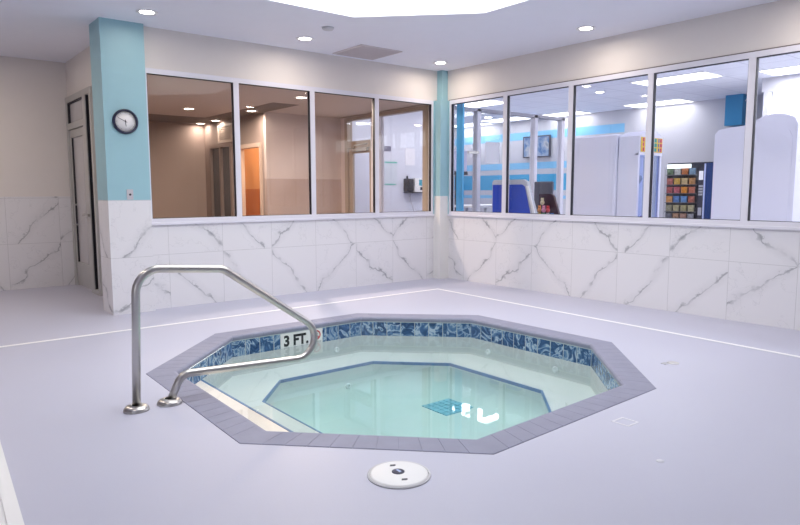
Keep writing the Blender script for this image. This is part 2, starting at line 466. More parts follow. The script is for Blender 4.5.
# ------------------------------------------------------------------ hot tub
tub = empty('hot_tub', (CX, CY, 0), label='sunken octagonal hot tub with grey paver coping and blue waterline tiles', cat='hot tub')
WL = -.175           # water level
WO = .187            # offset of the inside wall
yw = -1.626 - WO; xw = -1.7825 - WO
def ring_band(p0, z0, p1, z1, mb, uv=None):
    bm = mb.bm
    a = [bm.verts.new((x, y, z0)) for x, y in p0]; b = [bm.verts.new((x, y, z1)) for x, y in p1]
    for k in range(8): bm.faces.new((a[k], a[(k+1)%8], b[(k+1)%8], b[k]))
# coping: individual pavers with rounded noses
cop = MB(); W_ = .2
P0, P1 = octa(0), octa(W_)
for k in range(8):
    a0, a1 = Vector((*P0[k],0)), Vector((*P0[(k+1)%8],0)); b0, b1 = Vector((*P1[k],0)), Vector((*P1[(k+1)%8],0))
    npv = max(6, round((a1-a0).length/.115))
    for i in range(npv):
        g = .010
        t0, t1 = (i+g)/npv, (i+1-g)/npv
        if i == 0: t0 = 0
        if i == npv-1: t1 = 1
        prof = [(0., -.05), (0., .001), (.003, .004), (.172, .004), (.188, .001), (.198, -.008), (.20, -.018), (.198, -.032), (.188, -.043), (.17, -.05)]
        sec = []
        for t in (t0, t1):
            A = a0.lerp(a1, t); B = b0.lerp(b1, t)
            sec.append([cop.bm.verts.new((A.lerp(B, s_/W_).x, A.lerp(B, s_/W_).y, z)) for s_, z in prof])
        m_ = len(prof)
        for j in range(m_):
            f = cop.bm.faces.new((sec[0][j], sec[0][(j+1)%m_], sec[1][(j+1)%m_], sec[1][j])); f.smooth = False
        cop.bm.faces.new(sec[0]); cop.bm.faces.new(sec[1][::-1])
cop.build('coping', COPING, tub)
jb = MB(); ring_band(octa(.004), .0015, octa(.185), .0, jb); ring_band(octa(.185), .0, octa(.195), -.016, jb); ring_band(octa(.195), -.016, octa(.185), -.045, jb)
jb.build('coping_joint', COPJ, tub)
# waterline tile band with UVs in metres
tb = MB(); bm = tb.bm; uvl = bm.loops.layers.uv.new('uv'); PW = octa(WO); per = 0.
for k in range(8):
    (xa, ya), (xb, yb) = PW[k], PW[(k+1)%8]; L = math.hypot(xb-xa, yb-ya)
    vs = [bm.verts.new(v) for v in ((xa,ya,-.195),(xb,yb,-.195),(xb,yb,-.045),(xa,ya,-.045))]
    f = bm.faces.new(vs)
    for lp, uv in zip(f.loops, ((per,-.195),(per+L,-.195),(per+L,-.045),(per,-.045))): lp[uvl].uv = uv
    per += math.ceil(L/.145)*.145
tb.build('waterline_tile_band', PTILE, tub, normals=False)
# plaster shell
ZB, ZF, ZS = -.37, -.66, -.195
BI = [(-4.34,-4.02),(-3.93,-4.44),(-2.95,-4.44),(-2.39,-3.86),(-2.39,-2.74),(-2.93,-2.205),(-3.95,-2.205),(-4.34,-2.645)]
sh = MB()
ring_band(PW, -.195, PW, ZB, sh); ring_band(PW, ZB, BI, ZB, sh)
bcx, bcy = -3.4, -3.33
def cove(k):
    return [(bcx+(x-bcx)*k, bcy+(y-bcy)*k) for x, y in BI]
cv_ = [(1., ZB)] + [(1-.20*(1-math.cos(a)), ZF+.20*(1-math.sin(a))) for a in [PI/2*t/6 for t in range(7)]]
for (ka, za), (kb, zb) in zip(cv_, cv_[1:]):
    n0 = len(sh.bm.faces); ring_band(cove(ka), za, cove(kb), zb, sh)
sh.bm.faces.new([sh.bm.verts.new((x, y, ZF)) for x, y in cove(.80)])
bmesh.ops.remove_doubles(sh.bm, verts=sh.bm.verts[:], dist=1e-4)
bas_ = sh.build('basin', PLASTER, tub)
for f in bas_.data.polygons: f.use_smooth = (max(bas_.data.vertices[v].co.z for v in f.vertices) < ZB-.05)
def trimband(poly, z, w, h, name, closed=True):
    mb = MB(); n_ = len(poly); cx = sum(p[0] for p in poly)/n_; cy = sum(p[1] for p in poly)/n_
    rng = range(n_ if closed else n_-1)
    def off(i):
        # simple outward scale for the outer edge
        p = Vector(poly[i]); c = Vector((cx, cy)); d = (p-c)
        return p + d.normalized()*w
    for i in rng:
        j = (i+1) % n_
        a, b = poly[i], poly[j]; c, d = off(j), off(i)
        mb.extrude([(a[0],a[1],z-h),(b[0],b[1],z-h),(c.x,c.y,z-h),(d.x,d.y,z-h)], (0,0,h+.003))
    return mb.build(name, BTRIM, tub)
trimband([(CX+(x-CX)*.998, CY+(y-CY)*.998) for x, y in BI], ZB, .015, .025, 'bench_edge_trim')
xs_ = -4.715
sq_ = octa(WO+.001); lx_ = sq_[0][0]; dx_ = xs_ - lx_
step = [(lx_, sq_[0][1]), (xs_, sq_[0][1]-dx_*1.0), (xs_, sq_[7][1]+dx_*1.035), (lx_, sq_[7][1])]
MB().prism(step, ZB, ZS).build('entry_step', plain('cream_step_plaster', (.90,.83,.74), .6, var=.04), tub)
MB().box(xs_-.012, xs_+.004, step[1][1]+.015, step[2][1]-.015, ZS-.03, ZS+.003).build('step_edge_trim', BTRIM, tub)
# jets and drain
def jet(p, nrm):
    m = Matrix.Translation(p) @ Vector((0,0,1)).rotation_difference(Vector(nrm)).to_matrix().to_4x4()
    MB().lathe([(0,.0),(.013,0),(.013,.010),(.024,.014),(.029,.006),(.029,-.004),(0,-.004)], m, 20).build('jet_fitting', WHITEP, tub)
for x in (-3.87, -3.10): jet((x, yw-.002, -.30), (0,-1,0))
for y in (-2.85, -3.68): jet((xw-.004, y, -.30), (-1,0,0))
jet((-3.25, -2.237, -.55), (0,-1,0)); jet((-2.392, -3.22, -.56), (-1,0,0))
dg_ = MB()
dx0, dx1, dy0, dy1 = -2.88, -2.49, -3.22, -2.88
for i in range(6):
    x = dx0 + (dx1-dx0)*i/6
    for j in range(5):
        y = dy0 + (dy1-dy0)*j/5
        dg_.box(x+.004, x+(dx1-dx0)/6-.004, y+.004, y+(dy1-dy0)/5-.004, ZF, ZF+.008)
dg_.build('drain_tile_panel', plain('pale_blue_mosaic', (.22,.46,.60), .4, var=.2), tub)

# water
m, nt, out = nodes('spa_water')
t = nt.nodes.new('ShaderNodeBsdfTransparent'); g = nt.nodes.new('ShaderNodeBsdfGlossy'); g.inputs['Roughness'].default_value = .0
fr = nt.nodes.new('ShaderNodeFresnel'); fr.inputs[0].default_value = 1.33
mx = nt.nodes.new('ShaderNodeMixShader')
p, _ = pos(nt)
bp = nt.nodes.new('ShaderNodeBump'); bp.inputs['Strength'].default_value = .015; bp.inputs['Distance'].default_value = .01
nt.links.new(noise(nt, p, 5., 2), bp.inputs['Height'])
nt.links.new(bp.outputs[0], g.inputs['Normal'])
gm = nt.nodes.new('ShaderNodeNewGeometry')
nz_ = N(nt, 'ShaderNodeSeparateXYZ'); nt.links.new(gm.outputs['True Normal'], nz_.inputs[0])
nt.links.new(M_(nt, 'MULTIPLY', M_(nt, 'MULTIPLY', fr.outputs[0], M_(nt, 'SUBTRACT', 1., gm.outputs['Backfacing'])), M_(nt, 'GREATER_THAN', nz_.outputs[2], .9)), mx.inputs[0]); nt.links.new(t.outputs[0], mx.inputs[1]); nt.links.new(g.outputs[0], mx.inputs[2])
nt.links.new(mx.outputs[0], out.inputs[0])
va = nt.nodes.new('ShaderNodeVolumeAbsorption'); va.inputs[0].default_value = (.42,.92,.90,1); va.inputs[1].default_value = .46
nt.links.new(va.outputs[0], out.inputs['Volume'])
WATER = m
wb = MB().prism(octa(WO+.0015), ZF-.02, WL)
bmesh.ops.recalc_face_normals(wb.bm, faces=wb.bm.faces[:])
o = wb.build('spa_water', WATER); tag(o, 'clear pale green water filling the octagonal hot tub', 'water')

# depth markers on the waterline tiles
dm = empty('depth_marker', (-3.575, yw, -.12), label='white ceramic depth marker reading 3 FT. on the waterline tiles', cat='sign')
MB().box(-3.735, -3.412, yw-.006, yw-.0005, -.192, -.052).build('plaque', SIGNW, dm)
text_mesh('lettering', '3 FT.', INK, dm, -3.700, -3.430, -.180, -.070, yw-.0068, bold=.045)
nd = empty('no_diving_marker', (-3.34, yw, -.12), label='white ceramic marker with a red no diving circle behind the handrail bend', cat='sign')
MB().box(-3.408, -3.268, yw-.006, yw-.0005, -.192, -.052).build('plaque', SIGNW, nd)
mr = Matrix.Translation((-3.338, yw-.0062, -.112)) @ Matrix.Rotation(PI/2, 4, 'X')
MB().lathe([(.036,0),(.048,0),(.048,.0015),(.036,.0015),(.036,0)], mr, 32).extrude([(-3.372,yw-.0062,-.084),(-3.365,yw-.0062,-.077),(-3.304,yw-.0062,-.140),(-3.311,yw-.0062,-.147)], (0,-.0012,0)).build('red_circle', RED, nd)
# small diving figure inside the circle
MB().ball((-3.350,yw-.0064,-.122),.007,2,(1,.15,1)).extrude([(-3.352,yw-.0062,-.116),(-3.345,yw-.0062,-.121),(-3.322,yw-.0062,-.098),(-3.326,yw-.0062,-.093)],(0,-.001,0)).build('diver_mark', INK, nd)
text_mesh('lettering', 'NO DIVING', INK, nd, -3.392, -3.284, -.186, -.172, yw-.0068, bold=.01)

# ------------------------------------------------------------------ handrail
def fillet(pts, rads, seg=10):
    pts = [Vector(p) for p in pts]; outp = [pts[0]]
    for i in range(1, len(pts)-1):
        p = pts[i]; a = (pts[i-1]-p).normalized(); b = (pts[i+1]-p).normalized()
        ang = a.angle(b); d = rads[i-1]/math.tan(ang/2)
        s, e_ = p+a*d, p+b*d; c = p + (a+b).normalized()*(rads[i-1]/math.sin(ang/2))
        v0, v1 = s-c, e_-c; th = v0.angle(v1); ax = v0.cross(v1).normalized()
        for k in range(seg+1):
            outp.append(c + Matrix.Rotation(th*k/seg, 3, ax) @ v0)
    outp.append(pts[-1]); return outp
RY = -3.335
rail = empty('handrail', (-5.497, RY, 0), label='bent stainless steel grab rail standing at the edge of the hot tub', cat='handrail')
path = fillet([(-5.515,RY,.005),(-5.483,RY,.850),(-4.945,RY,.808),(-3.93,RY,.106),(-5.235,RY,.172),(-5.318,RY,.005)], [.14,.13,.141,.09], 16)
MB().tube(path, .0245, 20).build('rail_tube', STEEL, rail)
for x in (-5.515, -5.318):
    MB().lathe([(.027,.034),(.034,.036),(.062,.026),(.074,.010),(.075,0),(0,0)], Matrix.Translation((x, RY, 0)), 36).build('escutcheon', STEEL, rail)

# ------------------------------------------------------------------ deck fittings
sk = empty('skimmer_lid', (-4.852,-5.02,0), label='round white skimmer lid set in the deck in front of the hot tub', cat='skimmer lid')
MB().lathe([(0,.012),(.125,.012),(.135,.007),(.137,0),(0,0)], Matrix.Translation((-4.852,-5.02,0)), 48).build('lid', WHITEP, sk)
MB().lathe([(.137,.006),(.146,.006),(.147,0),(.137,0),(.137,.006)], Matrix.Translation((-4.852,-5.02,0)), 48).build('rim', plain('lid_rim_grey', (.60,.60,.63), .5), sk)
rv = Vector((.78,-.626,0)); fv = Vector((.626,.78,0)); c0 = Vector((-4.852,-5.02,.012))
def deckpt(a, b): return c0 + rv*a + fv*b
bd = deckpt(-.004, .01)
MB().lathe([(0,.003),(.024,.003),(.03,.0015),(.03,0),(0,0)], Matrix.Translation(bd), 28).build('badge', NAVY, sk)
q = [bd+rv*a+fv*b+Vector((0,0,.003)) for a, b in ((-.012,.012),(-.002,.018),(.016,-.004),(.006,-.014))]
MB().extrude(q, (0,0,.0008)).build('badge_mark', plain('pale_blue_print', (.45,.55,.80), .4), sk)
for a, b in ((-.030,.078), (.025,-.072)):
    q = [deckpt(a+s_*.013, b+t_*.010) for s_, t_ in ((-1,-1),(1,-.6),(1,1),(-1,.6))]
    MB().extrude(q, (0,0,.001)).build('finger_slot', plain('slot_dark', (.05,.05,.07), .6), sk)
fd = empty('floor_drain', (-2.01,-4.80,0), label='small chrome floor drain near the right corner of the hot tub', cat='drain')
MB().lathe([(0,.004),(.035,.004),(.045,.002),(.046,0),(0,0)], Matrix.Translation((-2.01,-4.80,0)), 24).build('grate', STEEL, fd)
MB().box(-2.10,-2.05,-4.79,-4.75,0,.003).build('cover_plate', GREYP, fd)
fr_ = MB(); cxs, cys = -3.425, -5.285
for a, b, c, d in ((-.055,.055,-.055,-.043),(-.055,.055,.043,.055),(-.055,-.043,-.043,.043),(.043,.055,-.043,.043)): fr_.box(cxs+a, cxs+b, cys+c, cys+d, 0, .0015)
o = fr_.build('floor_marker', plain('faint_white_paint', (.74,.74,.80), .5)); tag(o, 'small white square outline on the deck right of the hot tub', 'floor marker')
o = MB().lathe([(0,.003),(.018,.002),(.02,0),(0,0)], Matrix.Translation((-3.774,-5.693,0)), 20).build('deck_plug', plain('pale_plug', (.66,.67,.73), .45))
tag(o, 'tiny round white plug in the deck at lower right', 'plug')

# ------------------------------------------------------------------ wall clock, outlet
yc = -.095
cl = empty('wall_clock', (-4.566, yc, 2.03), label='round black rimmed clock on the teal column', cat='clock')
mc = Matrix.Translation((-4.566, yc, 2.028)) @ Matrix.Rotation(PI/2, 4, 'X')
MB().lathe([(.104,.018),(.106,.034),(.118,.038),(.127,.028),(.128,0),(.104,0)], mc, 48).build('rim', plain('navy_black_rim', (.012,.012,.045), .3), cl)
MB().lathe([(0,.016),(.106,.016),(.106,.002),(0,.002)], mc, 48).build('dial', plain('dial_white', (.86,.83,.84), .5, var=.01), cl)
def hand(ang, ln, w, y, name):
    d = Vector((math.sin(ang), 0, math.cos(ang))); n_ = Vector((d.z, 0, -d.x)); c = Vector((-4.566, y, 2.028))
    pts = [c-d*.018-n_*w, c-d*.018+n_*w, c+d*ln+n_*w*.5, c+d*ln-n_*w*.5]
    MB().extrude(pts, (0,-.0015,0)).build(name, DARKP, cl)
hand(math.radians(297), .082, .003, yc-.019, 'minute_hand'); hand(math.radians(175), .052, .0042, yc-.017, 'hour_hand')
MB().lathe([(0,.024),(.006,.024),(.006,.016),(0,.016)], mc, 12).build('hub', DARKP, cl)
hm_ = plain('hour_mark_grey', (.4,.35,.38), .5)
for i in range(12):
    tk = MB()
    a = math.radians(30*i); d = Vector((math.sin(a),0,math.cos(a))); n_ = Vector((d.z,0,-d.x)); c = Vector((-4.566, yc-.0165, 2.028))
    tk.extrude([c+d*.082-n_*.002, c+d*.082+n_*.002, c+d*.094+n_*.002, c+d*.094-n_*.002], (0,-.0006,0))
    tk.build('hour_mark', hm_, cl)

ot = empty('wall_outlet', (-4.55, yc, 1.272), label='grey outlet plate with black centre low on the teal column', cat='outlet')
MB().box(-4.583, -4.518, yc-.008, yc, 1.218, 1.326, .003).build('plate', plain('outlet_grey', (.55,.53,.57), .4), ot)
MB().lathe([(0,.012),(.010,.012),(.012,0),(0,0)], Matrix.Translation((-4.550, yc-.006, 1.272)) @ Matrix.Rotation(PI/2, 4, 'X'), 16).build('button', DARKP, ot)

# ------------------------------------------------------------------ ceiling fittings
LENS = emit('downlight_lens', (1., .95, .88), 22.)
def downlight(x, y, z, label, group, power, first=[None], col=(1,.86,.72)):
    e = empty('recessed_downlight', (x, y, z), label=label, cat='ceiling light', group=group)
    if first[0] is None:
        e.location = (0,0,0)
        tr = MB().lathe([(.068,-.004),(.095,-.010),(.102,-.006),(.104,0),(.068,0),(.068,-.004)], None, 36).build('trim_ring', WHITEP, e)
        le = MB().lathe([(0,-.007),(.05,-.007),(.069,-.003),(.069,0),(0,0)], None, 32).build('lens', LENS, e)
        first[0] = (tr, le)
        e.location = (x, y, z)
    else:
        for s_ in first[0]:
            c = s_.copy(); COL.objects.link(c); c.parent = e; c.matrix_parent_inverse = Matrix.Identity(4)
    ld = bpy.data.lights.new('downlight_lamp', 'AREA'); ld.shape = 'DISK'; ld.size = .13; ld.energy = power; ld.color = col; ld.spread = math.radians(175)
    lo = bpy.data.objects.new('downlight_lamp', ld); COL.objects.link(lo); lo.location = (x, y, z-.02)
    return e
G1 = 'recessed lights in the pool room ceiling'
downlight(-4.451,-.58,H, 'round recessed ceiling light beside the top of the teal column', G1, 1.6)
downlight(-2.673,-.577,H, 'round recessed ceiling light left of the square ceiling vent', G1, 4.5)
downlight(-.495,-.494,H, 'round recessed ceiling light above the teal corner post', G1, 4.5)
downlight(-.533,-2.869,H, 'round recessed ceiling light above the right hand windows', G1, 4.5)
vt = empty('ceiling_vent', (-1.68,-.43,H), label='square grey return air vent in the ceiling', cat='vent')
MB().box(-2.0,-1.365,-.745,-.11,H-.012,H,.003).build('frame', VENTM, vt)
sl = MB()
for i in range(22):
    y = -.715 + i*.0265; sl.box(-1.97,-1.395,y,y+.013,H-.018,H-.011)
sl.build('louver', plain('vent_louver', (.60,.55,.57), .5), vt)
sd = empty('smoke_detector', (-2.737,-1.167,H), label='flat white smoke detector on the ceiling beside the skylight', cat='smoke detector')
MB().lathe([(0,-.028),(.05,-.027),(.062,-.018),(.066,0),(0,0)], Matrix.Translation((-2.737,-1.167,H)), 28).build('body', plain('detector_white', (.62,.62,.66), .5), sd)

# ------------------------------------------------------------------ door in the recess
dr = empty('door_1', (-4.51, 2.05, 0), kind='structure')
def bx_(mb, y0, y1, z0, z1, d0=-.03, d1=.06): return mb.box(-4.51+d0, -4.51+d1, y0, y1, z0, z1)
f = MB(); bx_(f,2.60,2.679,0,2.575); bx_(f,1.36,2.60,2.50,2.575); bx_(f,1.62,1.76,0,2.50); bx_(f,1.36,1.43,0,2.50); bx_(f,1.76,2.60,2.14,2.22); bx_(f,1.43,1.62,0,.06)
f.build('door_frame', ALUG, dr)
leaf = MB(); bx_(leaf,2.50,2.59,.02,2.13,-.01,.035); bx_(leaf,1.77,1.90,.02,2.13,-.01,.035); bx_(leaf,1.90,2.50,.02,.34,-.01,.035); bx_(leaf,1.90,2.50,2.03,2.13,-.01,.035)
leaf = leaf.build('door_leaf', ALUG, dr)
PALEREF = plain('painted_reflection_glass', (.56,.54,.56), .25)  # opaque pale colour stands in for the bright reflection on the glass
pm = MB(); bx_(pm,1.90,2.50,.34,2.03,.01,.016); pm.build('door_glass', PALEREF, leaf)
hd = MB().tube(fillet([(-4.52,2.40,1.13),(-4.575,2.40,1.13),(-4.575,2.40,.86),(-4.52,2.40,.86)], [.02,.02], 5), .011, 10)
hd.build('door_handle', STEEL, leaf)
pb = MB(); bx_(pb,1.66,1.95,.985,1.02,-.05,-.02); pb.build('push_bar', STEEL, leaf)
tr = MB(); bx_(tr,1.76,2.60,2.22,2.50,.01,.016); tr.build('transom_glass', PALEREF, dr)
gk = MB(); bx_(gk,2.585,2.60,2.22,2.50,-.02,.01); bx_(gk,1.76,2.60,2.485,2.50,-.02,.01); bx_(gk,1.605,1.622,.06,2.50,-.02,.03); bx_(gk,2.495,2.505,.34,2.03,-.012,.01); gk.build('gasket', BLACK, dr)
sg = MB(); bx_(sg,1.43,1.61,.06,2.50,.02,.026); sg.build('sidelight_glass', plain('dark_sidelight_glass', (.02,.02,.035), .05), dr)

# ------------------------------------------------------------------ hall behind the back windows (dim, brown)
BW = plain('taupe_wall_paint', (.37,.295,.27), .7, var=.03)
PINKW = plain('beige_wall_paint', (.66,.57,.55), .7, var=.03)
HC = plain('hall_ceiling_paint', (.62,.55,.53), .8, var=.03)
HCD = plain('hall_soffit_brown', (.20,.16,.145), .8, var=.05)
TANT = tilegrid('tan_wall_tile', (.47,.37,.34), (.53,.43,.40), (.44,.36,.34), .31, .35, axes=('u',2))
HFLOOR = tilegrid('brown_floor_tile', (.22,.16,.12), (.28,.21,.16), (.15,.11,.09), .33, .4)
BEIGEF = plain('beige_frame_metal', (.42,.35,.29), .45)
ZC = 2.62
struct('floor_hall', MB().box(-4.39, .0, .12, 5.5, -.12, 0).box(-1.5,0,2.8,3.9,0,.001), HFLOOR)
struct('ceiling_hall', MB().box(-4.39, .0, .12, 4.15, ZC, ZC+.05), HC)
struct('ceiling_soffit', MB().box(-4.39, -1.5, 4.15, 5.5, ZC, ZC+.05).box(-1.95, -1.5, 1.6, 4.15, ZC-.003, ZC), HCD)
struct('wall_hall_back', MB().box(-4.39, -1.5, 5.32, 5.44, 0, ZC), BW)
struct('wall_hall_left', MB().box(-4.39, -4.33, 2.8, 5.32, 0, ZC), BW)
# short wall with tile dado, facing the windows
struct('wall_hall_front', MB().box(-1.5, 0.0, 2.723, 2.80, 1.52, ZC), PINKW)
struct('wall_hall_front_lower', MB().box(-1.5, 0.0, 2.723, 2.80, 0, 1.52), TANT)
# side wall at x=-1.5 with lit doorway and glazed door
struct('wall_hall_side', MB().box(-1.5,-1.42,2.80,2.87,0,ZC).box(-1.5,-1.42,2.87,3.80,2.13,ZC).box(-1.5,-1.42,3.80,4.05,0,ZC).box(-1.5,-1.42,4.05,5.06,2.2,ZC).box(-1.5,-1.42,5.06,5.32,0,ZC), BW)
d2 = empty('door_2', (-1.5,3.33,0), kind='structure')
MB().box(-1.53,-1.41,2.87,2.93,0,2.13).box(-1.53,-1.41,3.74,3.80,0,2.13).box(-1.53,-1.41,2.93,3.74,2.06,2.13).build('door_frame', plain('pale_door_casing', (.66,.52,.44), .5), d2)
# small lit room behind the doorway
OR = plain('orange_wall_paint', (.62,.33,.15), .6, var=.03); ORT = tilegrid('russet_wall_tile', (.42,.15,.05), (.50,.19,.07), (.34,.13,.06), .31, .35, axes=('u',2))
struct('wall_washroom', MB().box(-.30,-.24,2.81,3.95,1.35,2.4).box(-1.42,-.30,3.86,3.95,1.35,2.4), OR)
struct('wall_washroom_lower', MB().box(-.30,-.24,2.81,3.95,0,1.35).box(-1.42,-.30,3.86,3.95,0,1.35), ORT)
struct('ceiling_washroom', MB().box(-1.42,-.24,2.81,3.95,2.4,2.45), PINKW)
ld = bpy.data.lights.new('washroom_lamp', 'AREA'); ld.size = .5; ld.energy = 14; ld.color = (1,.72,.45)
lo = bpy.data.objects.new('washroom_lamp', ld); COL.objects.link(lo); lo.location = (-.8,3.3,2.38)
d3 = empty('door_3', (-1.5,4.55,0), kind='structure')
MB().box(-1.53,-1.44,4.05,4.12,0,2.2).box(-1.53,-1.44,4.99,5.06,0,2.2).box(-1.53,-1.44,4.12,4.99,2.13,2.2).box(-1.53,-1.44,4.52,4.58,0,2.13).build('door_frame', plain('bronze_frame', (.30,.24,.22), .4, .3), d3)
MB().box(-1.48,-1.474,4.12,4.52,0,2.13).box(-1.48,-1.474,4.58,4.99,0,2.13).build('door_glass', plain('dark_reflective_glass', (.10,.10,.11), .04), d3)
wv = empty('wall_vent', (-1.5,4.3,2.37), label='pale louvred wall vent above the glazed hall door', cat='vent')
MB().box(-1.53,-1.5,3.99,4.62,2.21,2.25).box(-1.53,-1.5,3.99,4.62,2.50,2.54).box(-1.53,-1.5,3.99,4.03,2.25,2.50).box(-1.53,-1.5,4.58,4.62,2.25,2.50).build('frame', plain('vent_beige', (.55,.46,.42), .5), wv)
sl = MB()
for i in range(7): sl.box(-1.52,-1.501,4.03,4.58,2.255+i*.035,2.275+i*.035)
sl.build('louver', plain('vent_beige_dark', (.42,.35,.31), .5), wv)
G2 = 'recessed lights in the hall ceiling behind the glass'
downlight(-2.66,3.08,ZC,'hall ceiling light seen high in the leftmost window pane', G2, 34)
downlight(-1.64,5.15,ZC,'added light imitating a glass reflection, lowest and deepest in the leftmost window pane', G2, 3)  # added light, imitates a downlight mirrored in the pane
downlight(-1.62,4.48,ZC-.0,'added light imitating a glass reflection, nearest the vent in the leftmost window pane', G2, 3)  # second added light imitating a mirrored downlight
downlight(-1.76,2.70,ZC-.003,'hall ceiling light above the orange lit doorway', G2, 9)
downlight(-1.87,.90,ZC,'hall ceiling light at the top of the second window pane', G2, 60)
# glazed side wall of the hall at x=0 and door into the bright vestibule
struct('wall_hall_right', MB().box(0,.1,.12,.30,0,ZC).box(0,.1,2.56,2.80,0,ZC).box(0,.1,.30,2.56,2.60,ZC+.28), PINKW)
d4 = empty('door_4', (0,1.5,0), kind='structure')
MB().box(-.03,.08,.30,.42,0,2.60).box(-.03,.08,2.47,2.56,0,2.60).box(-.03,.08,.42,2.47,2.545,2.60).box(-.03,.08,1.78,2.47,2.06,2.18).build('door_frame', BEIGEF, d4)
MB().box(-.02,.07,1.53,1.60,0,2.545).box(-.02,.07,1.71,1.78,0,2.545).box(-.02,.07,1.60,1.71,0,2.545).build('mullion', ALU, d4)
lf = MB().box(0,.045,2.36,2.46,.02,2.05).box(0,.045,1.79,1.85,.02,2.05).box(0,.045,1.85,2.36,.02,.25).box(0,.045,1.85,2.36,1.97,2.05).build('door_leaf', BEIGEF, d4)
MB().box(.02,.026,1.85,2.36,.25,1.97).build('door_glass', GLASS, lf)
MB().box(-.06,-.01,1.86,2.30,2.00,2.06,.006).tube([(-.06,2.25,2.05),(-.18,2.05,2.09),(-.04,1.85,2.12)], .01, 8).build('door_closer', ALUG, lf)
MB().box(-.03,.0,1.62,1.70,1.22,1.34,.004).box(-.05,.0,1.64,1.68,1.0,1.12,.004).build('lock_box', GREYP, d4)
MB().box(.02,.026,.42,1.53,.05,2.545).box(.02,.026,1.78,2.47,2.18,2.545).build('side_glass', GLASS, d4)

# ------------------------------------------------------------------ lobby behind the right windows
LW = plain('lobby_white_paint', (.56,.55,.60), .6, var=.02)
LFL = plain('lobby_floor_vinyl', (.62,.64,.72), .35, var=.08)
LCE = tilegrid('ceiling_tile', (.84,.84,.93), (.90,.90,.98), (.60,.60,.70), .61, .8)
BLUE1 = plain('sky_blue_stripe', (.22,.52,.78), .5, var=.02)
BLUE2 = plain('aqua_blue_stripe', (.05,.36,.62), .5, var=.02)
ZL = 3.05
struct('floor_lobby', MB().box(.12, 4.42, YB, -2.82, -.12, 0).box(.12, 6.3, -2.82, 0, -.12, 0).box(0, 6.3, 0, 6.2, -.12, 0), LFL)
struct('ceiling_lobby', MB().box(.12, 4.42, YB, -2.82, ZL, ZL+.08).box(.12, 6.3, -2.82, 0, ZL, ZL+.08).box(0.1, 6.3, 0, 6.2, ZL, ZL+.08), LCE)
FX = 6.05
struct('wall_lobby_far', MB().box(FX, FX+.12, -2.70, 1.9, 0, ZL).box(4.42, FX+.12, -2.82, -2.70, 0, ZL).box(FX,FX+.12,1.9,6.2,0,ZL).box(0.1,FX,6.1,6.2,0,ZL), LW)
struct('trim_5', MB().box(FX-.004, FX, .8, 6.1, 2.57, 2.76), BLUE1)
struct('trim_6', MB().box(FX-.004, FX, .8, 6.1, 1.85, 2.01), BLUE1)
struct('trim_7', MB().box(FX-.004, FX, .8, 6.1, 1.33, 1.72), BLUE2)
struct('trim_8', MB().box(FX-.004, FX, .8, 6.1, 1.12, 1.20), BLUE1)
struct('wall_lobby_rear', MB().box(.12, 4.42, YB-.1, YB, 0, ZL), LW)
# white wall of the vestibule
struct('wall_vestibule', MB().box(.10, 2.62, 3.02, 3.12, 0, ZL), plain('vestibule_white_paint', (.66,.69,.80), .5, var=.02))
# light blue post by the corner
struct('column_3', MB().box(.13, .165, -.295, -.17, 0, ZL-.001), plain('light_blue_paint', (.13,.52,.86), .5, var=.02))
# glazed partition at y = 0
pt = empty('window_10', (1.5,0,0), kind='structure')
for x in (.745, 2.11, 2.84):
    MB().box(x-.045, x+.03, -.04, .06, 0, 2.57).build('post', ALU, pt)
MB().box(.12, 2.87, -.04, .06, 2.53, 2.58).build('header', plain('grey_header', (.40,.40,.46), .5), pt)
for a, b in ((.16,.70),(.775,2.065),(2.14,2.795)):
    MB().box(a, b, .0, .006, .02, 2.53).build('pane', GLASS, pt)
MB().box(.50,.72,-.06,-.03,1.88,1.92).build('push_bar', STEEL, pt)
# window wall at the right of the lobby
wl = MB().box(4.3,4.42,YB,-2.70,0,2.45).box(4.3,4.42,YB,-2.70,2.84,ZL)
for y in (-2.78, -3.42, -4.1, -4.9, -5.7, -6.5): wl.box(4.3,4.42,y-.03,y+.05,2.45,2.84)
struct('wall_lobby_window', wl, LW)
struct('column_4', MB().box(5.70, FX-.001, -1.80, -1.49, 2.50, ZL-.001), plain('bulkhead_blue', (.02,.25,.50), .5, var=.02))
# fluorescent troffers
TRO = emit('troffer_lens', (.97,.98,1.), 4.2)
def troffer(x, y, label, power, sx=.30, sy=.61, first=[None]):
    e = empty('troffer_light', (x, y, ZL), label=label, cat='ceiling light', group='fluorescent troffers in the lobby ceiling')
    if first[0] is None:
        e.location = (0,0,0)
        a = MB().box(-.31,.31,-.62,-.60,-.012,0).box(-.31,.31,.60,.62,-.012,0).box(-.31,-.29,-.60,.60,-.012,0).box(.29,.31,-.60,.60,-.012,0).build('frame', WHITEP, e)
        b = MB().box(-.29,.29,-.60,.60,-.008,-.001).build('diffuser', TRO, e)
        first[0] = (a, b); e.location = (x, y, ZL)
    else:
        for s_ in first[0]:
            c = s_.copy(); COL.objects.link(c); c.parent = e; c.matrix_parent_inverse = Matrix.Identity(4)
    ld = bpy.data.lights.new('troffer_lamp', 'AREA'); ld.shape = 'RECTANGLE'; ld.size = .55; ld.size_y = 1.15; ld.energy = power*.75; ld.color = (.93,.95,1)
    lo = bpy.data.objects.new('troffer_lamp', ld); COL.objects.link(lo); lo.location = (x, y, ZL-.03)
    return e
troffer(3.27,-1.83,'long fluorescent ceiling panel above the white claw machine, closest to the glass',30)
troffer(5.70,-.15,'fluorescent ceiling panel in front of the snack machine, further back',7)
troffer(2.95,2.15,'fluorescent ceiling panel above the glass partition next to the light blue post',26)
troffer(5.70,5.20,'lower fluorescent ceiling panel seen past the light blue post',7)
troffer(5.50,3.72,'fluorescent ceiling panel partly hidden above the wall television',5)
troffer(5.70,2.20,'fluorescent ceiling panel above and right of the wall television',5)
